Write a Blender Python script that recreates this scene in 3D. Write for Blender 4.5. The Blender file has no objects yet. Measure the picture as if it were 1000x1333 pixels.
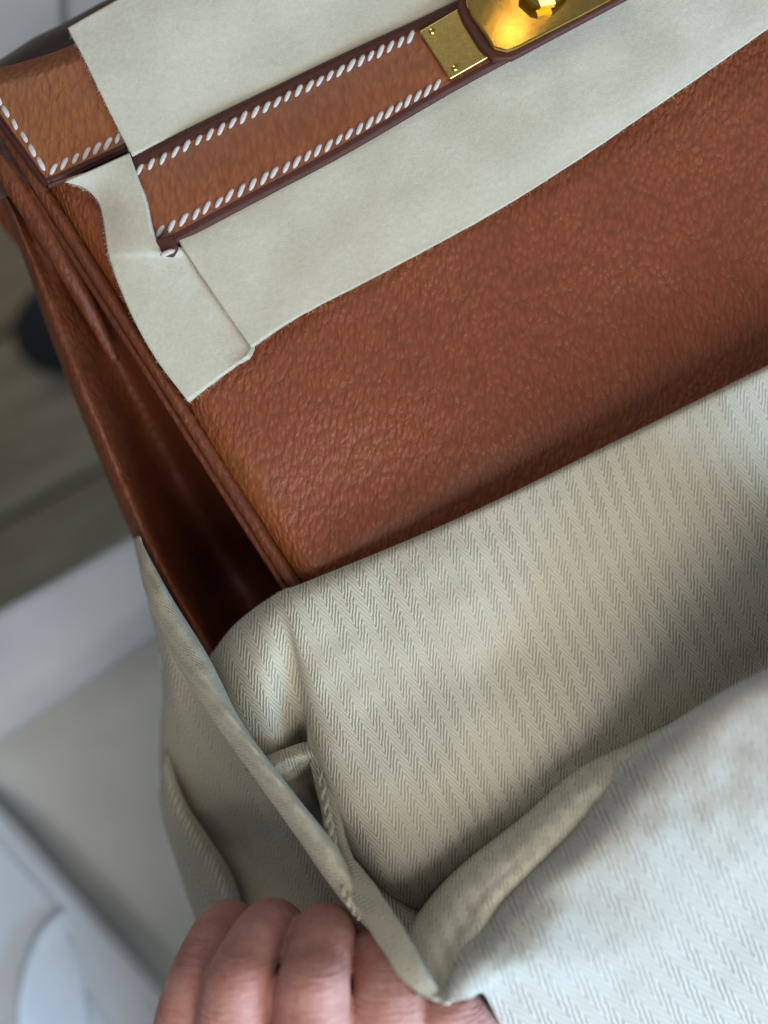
import bpy, bmesh, math, random
from mathutils import Vector, Matrix, noise
C = bpy.context.scene
random.seed(7)
R = math.radians

# ---------------------------------------------------------------- camera, world, lamps
DIST = 0.26            # lens to the leather front, metres
S = 0.0002             # metres per photograph pixel on the leather front
cam = bpy.data.cameras.new('camera'); camo = bpy.data.objects.new('camera', cam)
C.collection.objects.link(camo); C.camera = camo
camo.location = (0, 0, DIST)
cam.sensor_fit = 'HORIZONTAL'; cam.sensor_width = 36
cam.lens = 36*DIST/0.2
cam.clip_start = 0.01; cam.clip_end = 20
cam.dof.use_dof = True; cam.dof.focus_distance = DIST-0.001; cam.dof.aperture_fstop = 5.6
C.render.resolution_x = 768; C.render.resolution_y = 1024

w = bpy.data.worlds.new('World'); C.world = w; w.use_nodes = True
bg = w.node_tree.nodes['Background']
bg.inputs[0].default_value = (0.82, 0.90, 1.0, 1); bg.inputs[1].default_value = 0.20

def area(name, loc, target, size, power, col, sy=None):
    l = bpy.data.lights.new(name, 'AREA'); l.energy = power; l.color = col
    l.shape = 'RECTANGLE'; l.size = size; l.size_y = sy or size
    o = bpy.data.objects.new(name, l); C.collection.objects.link(o)
    o.location = loc
    o.rotation_euler = (Vector(target)-Vector(loc)).to_track_quat('-Z', 'Y').to_euler()
    return o
area('window_light', (0.75, -0.62, 0.36), (0.02, -0.05, 0), 0.52, 17.5, (0.36, 0.68, 1.0), 0.48)
area('room_light', (0.19, -0.36, 0.42), (0.0, 0.0, 0), 0.52, 3.7, (1.0, 0.94, 0.84))
area('paper_box_fill', (-0.45, 1.1, 1.2), (0.0, 0.0, 0), 0.7, 4.5, (1.0, 0.95, 0.86))  # added fill light for paper and box, not a known ceiling fixture
area('ceiling_lamp', (0.183, 0.690, 1.2), (0.0, 0.1, 0), 0.034, 0.022, (1.0, 0.62, 0.22))
area('ceiling_lamp', (0.212, 0.745, 1.2), (0.0, 0.1, 0), 0.040, 0.022, (1.0, 0.55, 0.16))
C.view_settings.view_transform = 'Standard'; C.view_settings.look = 'None'
C.view_settings.exposure = 0.0; C.view_settings.gamma = 1

# ---------------------------------------------------------------- helpers
def P(px, py, z):
    """point seen at photograph position (px,py), z millimetres above the leather front"""
    z = z*0.001; k = S*(DIST-z)/DIST
    return Vector(((px-500)*k, (666.5-py)*k, z))
def tag(o, label=None, cat=None, group=None, kind=None):
    if label: o['label'] = label
    if cat: o['category'] = cat
    if group: o['group'] = group
    if kind: o['kind'] = kind
    return o
ORG = {}
def thing(name, loc, label, cat, group=None):
    o = bpy.data.objects.new(name, None); C.collection.objects.link(o); o.location = loc
    o.empty_display_size = 0.01
    ORG[o.name] = Vector(loc)
    return tag(o, label, cat, group)
def org(parent): return ORG.get(parent.name, Vector()) if parent else Vector()
def link(name, verts, faces, mat, parent=None, uvs=None, smooth=True, loc=None):
    """verts in world space"""
    base = org(parent)
    me = bpy.data.meshes.new(name)
    L = Vector(loc) if loc is not None else base
    me.from_pydata([Vector(v)-L for v in verts], [], faces)
    if uvs:
        uv = me.uv_layers.new(name='UVMap')
        for lp in me.loops: uv.data[lp.index].uv = uvs[lp.vertex_index]
    me.materials.append(mat)
    for p in me.polygons: p.use_smooth = smooth
    me.update()
    o = bpy.data.objects.new(name, me); C.collection.objects.link(o)
    if parent:
        o.parent = parent; o.location = L-base; ORG[o.name] = base
        if loc is not None: ORG[o.name] = L
    else:
        o.location = L; ORG[o.name] = L
    return o
def cr(p0, p1, p2, p3, t):
    return 0.5*((2*p1)+(p2-p0)*t+(2*p0-5*p1+4*p2-p3)*t*t+(3*p1-p0-3*p2+p3)*t*t*t)
def spline(pts, n):
    """Catmull-Rom through pts, n samples in all"""
    pts = [Vector(p) for p in pts]; m = len(pts)-1; out = []
    for i in range(n):
        s = i/(n-1)*m; k = min(int(s), m-1); t = s-k
        a = pts[k-1] if k > 0 else 2*pts[0]-pts[1]
        d = pts[k+2] if k+2 <= m else 2*pts[m]-pts[m-1]
        out.append(cr(a, pts[k], pts[k+1], d, t))
    return out
def fnoise(x, y, z=0.0, s=1.0): return noise.noise(Vector((x*s, y*s, z)))
def net(rows, nu, nv):
    """smooth grid through a control net of (px,py,z); returns nv rows of nu photograph points"""
    a = [spline(r, nu) for r in rows]
    cols = [spline([a[j][i] for j in range(len(rows))], nv) for i in range(nu)]
    return [[cols[i][j] for i in range(nu)] for j in range(nv)]
def grid_faces(nu, nv, off=0):
    return [(off+j*nu+i, off+(j+1)*nu+i, off+(j+1)*nu+i+1, off+j*nu+i+1) for j in range(nv-1) for i in range(nu-1)]
def sheet(name, rows, nu, nv, mat, parent=None, amp=0.0, fs=0.012, thick=0.0, uvrot=0.0, uvmode='plane', seed=0.0, wig=None):
    g = net(rows, nu, nv)
    vs = []; uvs = []
    for j in range(nv):
        for i in range(nu):
            p = g[j][i]
            dz = amp*fnoise(p.x, p.y, seed, fs) + amp*0.4*fnoise(p.x, p.y, seed+5, fs*2.7)
            if wig: dz += wig(p.x, p.y, i/(nu-1), j/(nv-1))
            vs.append(P(p.x, p.y, p.z+dz))
            if uvmode == 'plane':
                a = R(uvrot); x, y = p.x*S*1000, -p.y*S*1000
                x += 0.8*fnoise(p.x, p.y, 3.3+seed, 0.006); 
                uvs.append((x*math.cos(a)+y*math.sin(a), -x*math.sin(a)+y*math.cos(a)))
    if uvmode == 'arc':      # u across (along i), v along (j)
        uvs = [None]*len(vs)
        vacc = 0
        for j in range(nv):
            if j: vacc += (vs[j*nu+nu//2]-vs[(j-1)*nu+nu//2]).length*1000
            uacc = 0
            for i in range(nu):
                if i: uacc += (vs[j*nu+i]-vs[j*nu+i-1]).length*1000
                a = R(uvrot); x, y = uacc, vacc
                uvs[j*nu+i] = (x*math.cos(a)+y*math.sin(a), -x*math.sin(a)+y*math.cos(a))
    o = link(name, vs, grid_faces(nu, nv), mat, parent, uvs)
    if thick:
        m = o.modifiers.new('thickness', 'SOLIDIFY'); m.thickness = thick*0.001; m.offset = -1
    return o
def tube(name, path, rad, mat, parent=None, n=12, m=40, flat=1.0, uvrot=0.0, rough=0.0, twist=0.0, seed=0):
    """path of (px,py,z); rad in mm, a list along the path; closed ends"""
    pts = [P(*p) for p in spline(path, m)]
    rr = [r.x for r in spline([(r, 0, 0) for r in rad], m)]
    vs = []; uvs = []; acc = 0
    for j, p in enumerate(pts):
        t = (pts[min(j+1, m-1)]-pts[max(j-1, 0)]).normalized()
        sx = t.cross(Vector((0, 0, 1))).normalized(); sz = sx.cross(t)
        if j: acc += (p-pts[j-1]).length*1000
        for i in range(n+1):
            a = 2*math.pi*i/n + twist*j/m
            r = rr[j]*(1+rough*fnoise(math.cos(a)*1.3, math.sin(a)*1.3, j*0.12+seed))*0.001
            vs.append(p + sx*math.cos(a)*r + sz*math.sin(a)*r*flat)
            u, v = i/n*2*math.pi*rr[j], acc
            q = R(uvrot); uvs.append((u*math.cos(q)+v*math.sin(q), -u*math.sin(q)+v*math.cos(q)))
    f = grid_faces(n+1, m)
    f.append(tuple(range(n, -1, -1))); f.append(tuple((m-1)*(n+1)+i for i in range(n+1)))
    return link(name, vs, f, mat, parent, uvs)
def slab(name, outline, z, th, mat, parent=None, bevel=0.0, seg=2, smooth=False, flat=False):
    """flat plate: outline in photograph px, top at z mm (number or list), th mm thick"""
    zs = z if isinstance(z, (list, tuple)) else [z]*len(outline)
    top = [P(x, y, q) for (x, y), q in zip(outline, zs)]
    bot = [p+Vector((0, 0, -th*0.001)) for p in top]
    n = len(top)
    a = sum(top[i].x*top[(i+1) % n].y-top[(i+1) % n].x*top[i].y for i in range(n))
    if a < 0: top.reverse(); bot.reverse()
    f = [tuple(range(n)), tuple(n+i for i in reversed(range(n)))]
    f += [(i, n+i, n+(i+1) % n, (i+1) % n) for i in range(n)]
    o = link(name, top+bot, f, mat, parent, smooth=smooth)
    if bevel:
        m = o.modifiers.new('bevel', 'BEVEL'); m.width = bevel*0.001; m.segments = seg; m.limit_method = 'ANGLE'; m.angle_limit = R(40)
        if flat: return o
        for p in o.data.polygons: p.use_smooth = True
        wn = o.modifiers.new('wn', 'WEIGHTED_NORMAL'); wn.keep_sharp = False
    return o

# ---------------------------------------------------------------- materials
class NT:
    def __init__(s, name, rough=0.5, spec=0.5):
        s.m = bpy.data.materials.new(name); s.m.use_nodes = True; s.t = s.m.node_tree
        s.b = s.t.nodes['Principled BSDF']; s.b.inputs['Roughness'].default_value = rough
        s.b.inputs['Specular IOR Level'].default_value = spec
    def n(s, typ, **kw):
        nd = s.t.nodes.new(typ)
        for k, v in kw.items():
            if k.startswith('i_'): nd.inputs[k[2:].replace('_', ' ')].default_value = v
            else: setattr(nd, k, v)
        return nd
    def l(s, a, b): s.t.links.new(a, b)
    def math(s, op, a, b=None, c=None):
        nd = s.t.nodes.new('ShaderNodeMath'); nd.operation = op
        for i, v in enumerate((a, b, c)):
            if v is None: continue
            if isinstance(v, (int, float)): nd.inputs[i].default_value = v
            else: s.l(v, nd.inputs[i])
        return nd.outputs[0]
    def coord(s, kind='Object', scale=(1, 1, 1), rot=(0, 0, 0)):
        tc = s.n('ShaderNodeTexCoord'); mp = s.n('ShaderNodeMapping')
        mp.inputs['Scale'].default_value = scale; mp.inputs['Rotation'].default_value = rot
        s.l(tc.outputs[kind], mp.inputs[0]); return mp.outputs[0]
    def noise(s, vec, scale, detail=3, rough=0.5, dist=0.0):
        nd = s.n('ShaderNodeTexNoise'); nd.inputs['Scale'].default_value = scale; nd.inputs['Detail'].default_value = detail
        nd.inputs['Roughness'].default_value = rough; nd.inputs['Distortion'].default_value = dist
        s.l(vec, nd.inputs['Vector']); return nd.outputs['Fac']
    def ramp(s, fac, stops):
        r = s.n('ShaderNodeValToRGB'); e = r.color_ramp.elements
        while len(e) < len(stops): e.new(0.5)
        for el, (p, c) in zip(e, stops): el.position = p; el.color = (*c, 1) if len(c) == 3 else c
        s.l(fac, r.inputs[0]); return r.outputs[0]
    def mix(s, fac, a, b, mode='MIX'):
        nd = s.n('ShaderNodeMix'); nd.data_type = 'RGBA'; nd.blend_type = mode
        for v, i in ((fac, 0), (a, 6), (b, 7)):
            if isinstance(v, (int, float)): nd.inputs[i].default_value = v
            elif isinstance(v, tuple): nd.inputs[i].default_value = (*v, 1)
            else: s.l(v, nd.inputs[i])
        return nd.outputs[2]
    def bump(s, h, dist, strength=1.0, prev=None):
        nd = s.n('ShaderNodeBump'); nd.inputs['Distance'].default_value = dist; nd.inputs['Strength'].default_value = strength
        s.l(h, nd.inputs['Height'])
        if prev is not None: s.l(prev, nd.inputs['Normal'])
        s.l(nd.outputs[0], s.b.inputs['Normal']); return nd.outputs[0]

def leather(name, c1, c2, c3, scale=620, depth=0.00028, rough=0.42, rot=0.35, coat=0.12, burn=0.0):
    t = NT(name, rough, 0.45)
    v = t.coord('Object', (1.0, 0.50, 1.0), (0, 0, rot))
    wob = t.n('ShaderNodeTexNoise'); wob.inputs['Scale'].default_value = 260; wob.inputs['Detail'].default_value = 2
    t.l(v, wob.inputs['Vector'])
    sub = t.n('ShaderNodeVectorMath', operation='SUBTRACT'); sub.inputs[1].default_value = (0.5, 0.5, 0.5); t.l(wob.outputs['Color'], sub.inputs[0])
    sc = t.n('ShaderNodeVectorMath', operation='SCALE'); sc.inputs['Scale'].default_value = 0.0022; t.l(sub.outputs[0], sc.inputs[0])
    ad = t.n('ShaderNodeVectorMath', operation='ADD'); t.l(v, ad.inputs[0]); t.l(sc.outputs[0], ad.inputs[1])
    vo = t.n('ShaderNodeTexVoronoi'); vo.feature = 'SMOOTH_F1'; vo.inputs['Scale'].default_value = scale; vo.inputs['Smoothness'].default_value = 0.3
    t.l(ad.outputs[0], vo.inputs['Vector'])
    fine = t.noise(ad.outputs[0], scale*1.9, 3, 0.6)
    big = t.noise(t.coord('Object'), 38, 3, 0.55)
    amp = t.math('MULTIPLY_ADD', big, 1.2, 0.0)            # grain is stronger in some areas
    h = t.math('MULTIPLY', t.math('SUBTRACT', t.math('MULTIPLY', fine, 0.7), vo.outputs['Distance']), t.math('MAXIMUM', amp, 0.25))
    t.bump(h, depth, 1.0)
    col = t.ramp(big, [(0.30, c1), (0.55, c2), (0.75, c3)])
    if burn:      # leather worn to a lighter orange along the turned edge
        uvn = t.n('ShaderNodeTexCoord'); sp = t.n('ShaderNodeSeparateXYZ'); t.l(uvn.outputs['UV'], sp.inputs[0])
        e = t.math('ADD', sp.outputs[0], t.math('MULTIPLY', t.math('SUBTRACT', big, 0.5), burn*0.8))
        k = t.math('SUBTRACT', 1.0, t.math('DIVIDE', e, burn)); k.node.use_clamp = True
        col = t.mix(t.math('MULTIPLY', k, 0.55), col, (0.34, 0.115, 0.026))
    val = t.ramp(vo.outputs['Distance'], [(0.15, (1, 1, 1)), (0.75, (0.70, 0.66, 0.66))])
    col = t.mix(0.8, col, val, 'MULTIPLY')
    t.l(col, t.b.inputs['Base Color'])
    rr = t.math('MULTIPLY_ADD', fine, 0.25, rough-0.12); t.l(rr, t.b.inputs['Roughness'])
    t.b.inputs['Coat Weight'].default_value = coat; t.b.inputs['Coat Roughness'].default_value = 0.35
    return t.m
M = {}
M['leather'] = leather('tan_leather', (0.225, 0.055, 0.019), (0.255, 0.063, 0.021), (0.28, 0.073, 0.023), scale=800, depth=0.00060, rough=0.45, burn=0.045)
M['strap'] = leather('strap_leather', (0.235, 0.066, 0.022), (0.27, 0.078, 0.025), (0.30, 0.092, 0.027), scale=680, depth=0.0005, burn=0.10)
M['gusset'] = leather('gusset_leather_shaded', (0.14, 0.034, 0.011), (0.165, 0.041, 0.013), (0.19, 0.05, 0.015), scale=620, depth=0.0006, rough=0.5, coat=0.03)  # bag leather darkened, the shade of the hollow is in the colour
def plain(name, col, rough=0.5, spec=0.5, metal=0.0, nscale=0, nd=0.0):
    t = NT(name, rough, spec); t.b.inputs['Metallic'].default_value = metal
    v = t.coord('Object'); f = t.noise(v, nscale or 300, 4, 0.6)
    dark = tuple(c*0.82 for c in col); t.l(t.ramp(f, [(0.3, dark), (0.7, col)]), t.b.inputs['Base Color'])
    if nd: t.bump(f, nd)
    return t.m
M['edge_dark'] = plain('dark_edge_brown', (0.045, 0.018, 0.015), 0.4, 0.4, 0, 900, 0.0001)
M['edge'] = plain('edge_paint', (0.080, 0.024, 0.017), 0.55, 0.25, 0, 900, 0.00008)
M['thread'] = plain('waxed_thread', (0.66, 0.58, 0.55), 0.85, 0.12, 0, 2600, 0.00025)
M['gold'] = plain('polished_gold', (0.80, 0.56, 0.16), 0.075, 0.5, 1.0, 400, 0.000004)
M['gold_brushed'] = plain('gold_plate', (0.70, 0.53, 0.18), 0.26, 0.5, 1.0, 700, 0.00001)
def felt():
    t = NT('felt', 0.95, 0.1)
    v = t.coord('Object')
    f1 = t.noise(v, 900, 5, 0.7, 0.5); f2 = t.noise(v, 3200, 2, 0.6); f3 = t.noise(v, 60, 3, 0.5)
    c = t.ramp(f3, [(0.3, (0.53, 0.485, 0.385)), (0.7, (0.605, 0.56, 0.455))])
    c = t.mix(0.5, c, t.ramp(f1, [(0.3, (0.72, 0.71, 0.68)), (0.7, (1, 1, 1))]), 'MULTIPLY')
    t.l(c, t.b.inputs['Base Color'])
    b = t.bump(f1, 0.00010, 0.8); b = t.bump(f2, 0.00010, 0.7, b); t.bump(f3, 0.0007, 0.5, b)
    t.b.inputs['Sheen Weight'].default_value = 0.25; t.b.inputs['Sheen Roughness'].default_value = 0.5
    return t.m
M['felt'] = felt()
def herringbone(name, light, dark, period=6.2, pitch=0.80, ang=24, weak=0.22, contrast=0.8, fold=0.0007):
    t = NT(name, 0.88, 0.15)
    tc = t.n('ShaderNodeTexCoord')
    ob = t.coord('Object')
    wb = t.noise(ob, 500, 2, 0.5)
    sp = t.n('ShaderNodeSeparateXYZ'); t.l(tc.outputs['UV'], sp.inputs[0])
    u, v = sp.outputs[0], sp.outputs[1]
    u = t.math('ADD', u, t.math('MULTIPLY', t.noise(ob, 35, 2), 1.2))
    fr = t.math('FRACT', t.math('DIVIDE', u, period))
    s = t.math('MULTIPLY', t.math('ABSOLUTE', t.math('SUBTRACT', fr, 0.5)), 2.0)
    shift = (period/2)/math.tan(R(ang)); vp = pitch/math.sin(R(ang))
    ph = t.math('DIVIDE', t.math('ADD', v, t.math('MULTIPLY', s, shift)), vp)
    ph = t.math('ADD', ph, t.math('MULTIPLY', wb, 0.8))
    wv = t.math('MULTIPLY_ADD', t.math('SINE', t.math('MULTIPLY', ph, 2*math.pi)), 0.5, 0.5)
    strong = t.math('LESS_THAN', fr, 0.5)
    big = t.noise(ob, 42, 3, 0.5)
    vary = t.math('MAXIMUM', t.math('MULTIPLY_ADD', big, 1.9, 0.0), 0.5)
    am = t.math('MULTIPLY', t.math('MULTIPLY_ADD', strong, 1-weak, weak), vary)
    am = t.math('MINIMUM', t.math('MULTIPLY', am, contrast), 1.0)
    fib = t.noise(ob, 2600, 3, 0.7)
    fac = t.math('MULTIPLY', t.math('SUBTRACT', wv, 0.5), am)
    fac = t.math('ADD', fac, t.math('MULTIPLY_ADD', fib, 0.5, 0.30))
    t.l(t.ramp(fac, [(0.05, dark), (0.85, light)]), t.b.inputs['Base Color'])
    b = t.bump(big, fold, 0.7)
    hh = t.math('MULTIPLY', wv, am)
    b = t.bump(hh, 0.00022, 0.9, b); t.bump(fib, 0.00008, 0.5, b)
    t.b.inputs['Sheen Weight'].default_value = 0.12
    return t.m
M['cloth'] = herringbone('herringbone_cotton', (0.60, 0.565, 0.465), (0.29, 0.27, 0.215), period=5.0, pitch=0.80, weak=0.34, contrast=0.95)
M['cloth_out'] = herringbone('herringbone_cotton_window_lit', (0.48, 0.475, 0.44), (0.25, 0.245, 0.225), period=6.6, pitch=1.3, ang=22, weak=0.18, contrast=0.8, fold=0.0002)  # same cotton in a cooler tone, window light put into the colour
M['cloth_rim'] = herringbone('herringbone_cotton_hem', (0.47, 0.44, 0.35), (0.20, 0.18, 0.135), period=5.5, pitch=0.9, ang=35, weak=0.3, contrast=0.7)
def skin():
    t = NT('skin', 0.52, 0.35)
    v = t.coord('Object')
    f = t.noise(v, 110, 5, 0.62); f2 = t.noise(v, 900, 4, 0.65)
    c = t.ramp(f, [(0.3, (0.38, 0.165, 0.14)), (0.52, (0.47, 0.235, 0.20)), (0.75, (0.55, 0.32, 0.28))])
    c = t.mix(0.35, c, t.ramp(f2, [(0.3, (0.85, 0.7, 0.68)), (0.7, (1, 1, 1))]), 'MULTIPLY')
    t.l(c, t.b.inputs['Base Color'])
    vo = t.n('ShaderNodeTexVoronoi'); vo.inputs['Scale'].default_value = 1500; vo.feature = 'DISTANCE_TO_EDGE'; t.l(v, vo.inputs['Vector'])
    b = t.bump(vo.outputs['Distance'], 0.00012, 0.6); b = t.bump(f2, 0.00022, 0.8, b)
    sp = t.n('ShaderNodeSeparateXYZ'); t.l(t.coord('Object'), sp.inputs[0])          # creases across the knuckles
    lines = t.noise(t.coord('Object', (120, 1100, 200)), 1.0, 3, 0.6, 0.4)
    y0 = (P(400, 1318, 30)-P(380, 1700, 10)).y
    g = t.math('DIVIDE', t.math('SUBTRACT', sp.outputs[1], y0), 0.0045); g = t.math('EXPONENT', t.math('MULTIPLY', t.math('MULTIPLY', g, g), -1.0))
    y1 = (P(400, 1222, 16)-P(380, 1700, 10)).y
    g2 = t.math('DIVIDE', t.math('SUBTRACT', sp.outputs[1], y1), 0.0030); g2 = t.math('EXPONENT', t.math('MULTIPLY', t.math('MULTIPLY', g2, g2), -1.0))
    t.bump(t.math('MULTIPLY', lines, t.math('ADD', t.math('ADD', g, g2), 0.12)), 0.0010, 0.8, b)
    t.b.inputs['Subsurface Weight'].default_value = 0.35
    t.b.inputs['Subsurface Radius'].default_value = (1.0, 0.28, 0.15); t.b.inputs['Subsurface Scale'].default_value = 0.002
    return t.m
M['skin'] = skin()
def card(name, col, nd=0.00006):
    t = NT(name, 0.55, 0.4); v = t.coord('Object')
    f = t.noise(v, 25, 4, 0.55); g = t.noise(v, 800, 3, 0.6)
    t.l(t.ramp(f, [(0.3, tuple(c*0.88 for c in col)), (0.7, col)]), t.b.inputs['Base Color'])
    b = t.bump(f, 0.002, 0.5); t.bump(g, nd, 0.6, b)
    return t.m
M['card'] = card('white_card', (0.70, 0.77, 0.86))
M['card_in'] = card('grey_card', (0.72, 0.74, 0.73))
M['paper'] = card('white_paper', (0.84, 0.88, 0.92))
def wood():
    t = NT('wood_floor', 0.5, 0.35)
    v = t.coord('Object', (3, 42, 3)); f = t.noise(v, 3.0, 6, 0.62, 0.8)
    rnd = t.n('ShaderNodeObjectInfo')
    c = t.ramp(f, [(0.25, (0.15, 0.112, 0.068)), (0.5, (0.29, 0.235, 0.155)), (0.75, (0.42, 0.355, 0.25))])
    k = t.math('MULTIPLY_ADD', rnd.outputs['Random'], 0.5, 0.7)
    cc = t.n('ShaderNodeVectorMath', operation='SCALE'); t.l(c, cc.inputs[0]); t.l(k, cc.inputs['Scale'])
    t.l(cc.outputs[0], t.b.inputs['Base Color']); t.bump(f, 0.0006)
    return t.m
M['wood'] = wood()
M['black'] = plain('black_rubber', (0.012, 0.014, 0.02), 0.5, 0.4, 0, 200, 0.0002)
M['dark_gap'] = plain('floor_underlay', (0.03, 0.025, 0.02), 0.9, 0.1)

# ---------------------------------------------------------------- the setting: wooden floor far below
FZ = -520
floor = link('floor', [(-1.6, -1.6, FZ/1000-0.004), (1.6, -1.6, FZ/1000-0.004), (1.6, 1.6, FZ/1000-0.004), (-1.6, 1.6, FZ/1000-0.004)],
             [(0, 1, 2, 3)], M['dark_gap'], smooth=False)
tag(floor, kind='structure')
pw = 0.13; ang = R(27)
for r in range(-12, 12):
    x = -1.5 + (r*0.37) % 0.5 - 0.5
    while x < 1.4:
        L = 2.2
        c, s = math.cos(ang), math.sin(ang)
        x0, x1, y0, y1 = x+0.0015, min(x+L, 1.5)-0.0015, r*pw+0.002, (r+1)*pw-0.002
        b = 0.0025; pts = []
        for (zz, e) in ((-0.0038, 0), (-b, 0), (0, b)):
            for (xx, yy) in ((x0+e, y0+e), (x1-e, y0+e), (x1-e, y1-e), (x0+e, y1-e)): pts.append((xx-x0, yy-y0, zz))
        f = [(8, 9, 10, 11)]
        for q in (0, 4): f += [(q+i, q+(i+1) % 4, q+4+(i+1) % 4, q+4+i) for i in range(4)]
        me = bpy.data.meshes.new('plank'); me.from_pydata(pts, [], f); me.materials.append(M['wood'])
        o = bpy.data.objects.new('plank', me); C.collection.objects.link(o); o.parent = floor
        o.location = (x0*c-y0*s, x0*s+y0*c, FZ/1000); o.rotation_euler = (0, 0, ang)
        x += L

# black shoe standing on the floor, only its toe shows past the bag
sh = thing('shoe', P(70, 430, FZ), 'blurred black shoe toe on the wooden floor left of the brown bag', 'shoe')
def blob(name, rings, mat, parent, n=20):
    vs = []; f = []
    for (cx, cy, z, rx, ry, a) in rings:
        for i in range(n):
            t = 2*math.pi*i/n; x, y = rx*math.cos(t), ry*math.sin(t)
            q = P(cx, cy, FZ); vs.append((q.x+x*math.cos(a)-y*math.sin(a), q.y+x*math.sin(a)+y*math.cos(a), FZ/1000+z))
    for j in range(len(rings)-1): f += [(j*n+i, j*n+(i+1) % n, (j+1)*n+(i+1) % n, (j+1)*n+i) for i in range(n)]
    f.append(tuple(range(n-1, -1, -1))); f.append(tuple((len(rings)-1)*n+i for i in range(n)))
    return link(name, vs, f, mat, parent)
a0 = R(20)
blob('sole', [(110, 425, 0.001, .050, .036, a0), (110, 425, 0.014, .052, .038, a0)], M['black'], sh)
blob('upper', [(110, 425, 0.0145, .049, .035, a0), (112, 424, 0.028, .048, .034, a0), (118, 422, 0.042, .040, .028, a0), (126, 420, 0.050, .026, .018, a0), (130, 420, 0.052, .010, .007, a0)], M['black'], sh)

# ---------------------------------------------------------------- white box under the bag (blurred)
box = thing('box', P(150, 1100, -160), 'open white cardboard box with folded flaps below left of the dust bag', 'box')
sheet('top_flap', [[(-160, 880, -150), (0, 794, -145), (90, 745, -142), (180, 694, -140), (330, 610, -138)],
                   [(-160, 895, -143), (0, 812, -139), (90, 763, -136), (180, 713, -134), (330, 630, -132)],
                   [(-160, 990, -136), (0, 895, -133), (100, 835, -130), (200, 770, -128), (350, 690, -126)],
                   [(-160, 1070, -146), (0, 968, -142), (110, 895, -139), (215, 822, -136), (370, 735, -134)]], 30, 20, M['card'], box, amp=1.5, fs=0.008, thick=1.5)
sheet('front_wall', [[(-160, 1068, -152), (0, 966, -148), (110, 893, -145), (215, 820, -142), (370, 733, -140)],
                     [(-160, 1100, -160), (0, 1010, -158), (120, 950, -156), (230, 880, -152), (380, 800, -150)],
                     [(-140, 1250, -172), (20, 1120, -170), (150, 1080, -168), (270, 1040, -166), (420, 1000, -164)],
                     [(-100, 1420, -176), (150, 1330, -174), (230, 1300, -172), (330, 1260, -170), (470, 1200, -168)]], 30, 30, M['card_in'], box, amp=3, fs=0.01, thick=1.5)
sheet('rim', [[(-180, 860, -150), (-60, 985, -150), (40, 1090, -150), (140, 1205, -150), (240, 1315, -150), (340, 1420, -150)],
              [(-190, 875, -144), (-70, 1000, -144), (28, 1104, -144), (128, 1218, -144), (228, 1328, -144), (328, 1434, -144)],
              [(-200, 890, -148), (-80, 1014, -148), (16, 1118, -148), (116, 1232, -148), (216, 1342, -148), (316, 1448, -148)]], 30, 10, M['card'], box, thick=2)
sheet('side_flap', [[(-190, 885, -149), (-78, 1010, -149), (18, 1115, -149), (118, 1229, -149), (218, 1339, -149), (318, 1444, -149)],
                    [(-260, 1100, -156), (-150, 1190, -156), (-40, 1250, -156), (50, 1330, -154), (140, 1420, -152), (240, 1500, -150)],
                    [(-330, 1300, -164), (-200, 1380, -164), (-100, 1450, -160), (0, 1500, -160), (80, 1560, -160), (180, 1640, -160)]], 30, 20, M['card'], box, amp=1.5, fs=0.01, thick=1.5)
sheet('tuck_flap', [[(34, 1420, -147), (22, 1330, -146), (30, 1268, -145), (52, 1215, -144), (82, 1188, -144), (98, 1200, -145), (210, 1330, -145), (260, 1400, -145)],
                    [(60, 1430, -148), (50, 1340, -147), (52, 1290, -146), (70, 1240, -145.5), (86, 1208, -145.5), (96, 1220, -146), (190, 1340, -146), (230, 1410, -146)],
                    [(140, 1440, -150), (130, 1400, -149), (120, 1360, -149), (115, 1320, -149), (112, 1290, -149), (112, 1290, -149), (160, 1370, -149), (180, 1430, -149)]], 40, 12, M['card'], box, thick=1.2)

# pale paper in the top left corner
pp = sheet('tissue_paper', [[(-160, -120, -120), (0, -130, -118), (72, -135, -116), (78, -135, -124), (180, -140, -120), (330, -150, -120)],
                            [(-160, 0, -112), (0, -10, -112), (74, -14, -110), (80, -14, -118), (200, -20, -114), (340, -30, -114)],
                            [(-170, 160, -108), (0, 130, -106), (78, 110, -106), (84, 110, -112), (210, 100, -110), (350, 90, -112)]], 60, 20, M['paper'], None, amp=1.5, fs=0.012, thick=0.6)
tag(pp, 'pale bluish white tissue paper behind the bag in the top left corner', 'paper')

# ---------------------------------------------------------------- the handbag
bag = thing('handbag', P(450, 500, -85), 'tan grained leather handbag with white saddle stitching and gold turn lock', 'handbag')
O = Vector((392, 764)); E1 = Vector((0.903, -0.430)); E2 = Vector((-0.538, -0.843))
def panel_pt(a, b):
    p = O+E1*a+E2*b
    q = 0.0
    if a < 34: q -= 5.5*((34-a)/34)**2.2
    wdt = 16+min(a, 700)*0.15
    if b < wdt: q -= 1.6*min(((wdt-b)/wdt), 2.2)**1.5
    q += 1.3*fnoise(p.x, p.y, 1.0, 0.006)
    q -= 0.000022*max(0, a-250)**2 + 0.000005*max(0, b-150)**2
    return p, q
na, nb = 150, 150
vs = []; puv = []
for j in range(nb):
    b = -45+(j/(nb-1))**1.25*750
    for i in range(na):
        a = (i/(na-1))**1.35*900
        p, q = panel_pt(a, b); vs.append(P(p.x, p.y, q)); puv.append((a/900, b/900))
link('front_panel', vs, [tuple(reversed(f)) for f in grid_faces(na, nb)], M['leather'], bag, puv)

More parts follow.
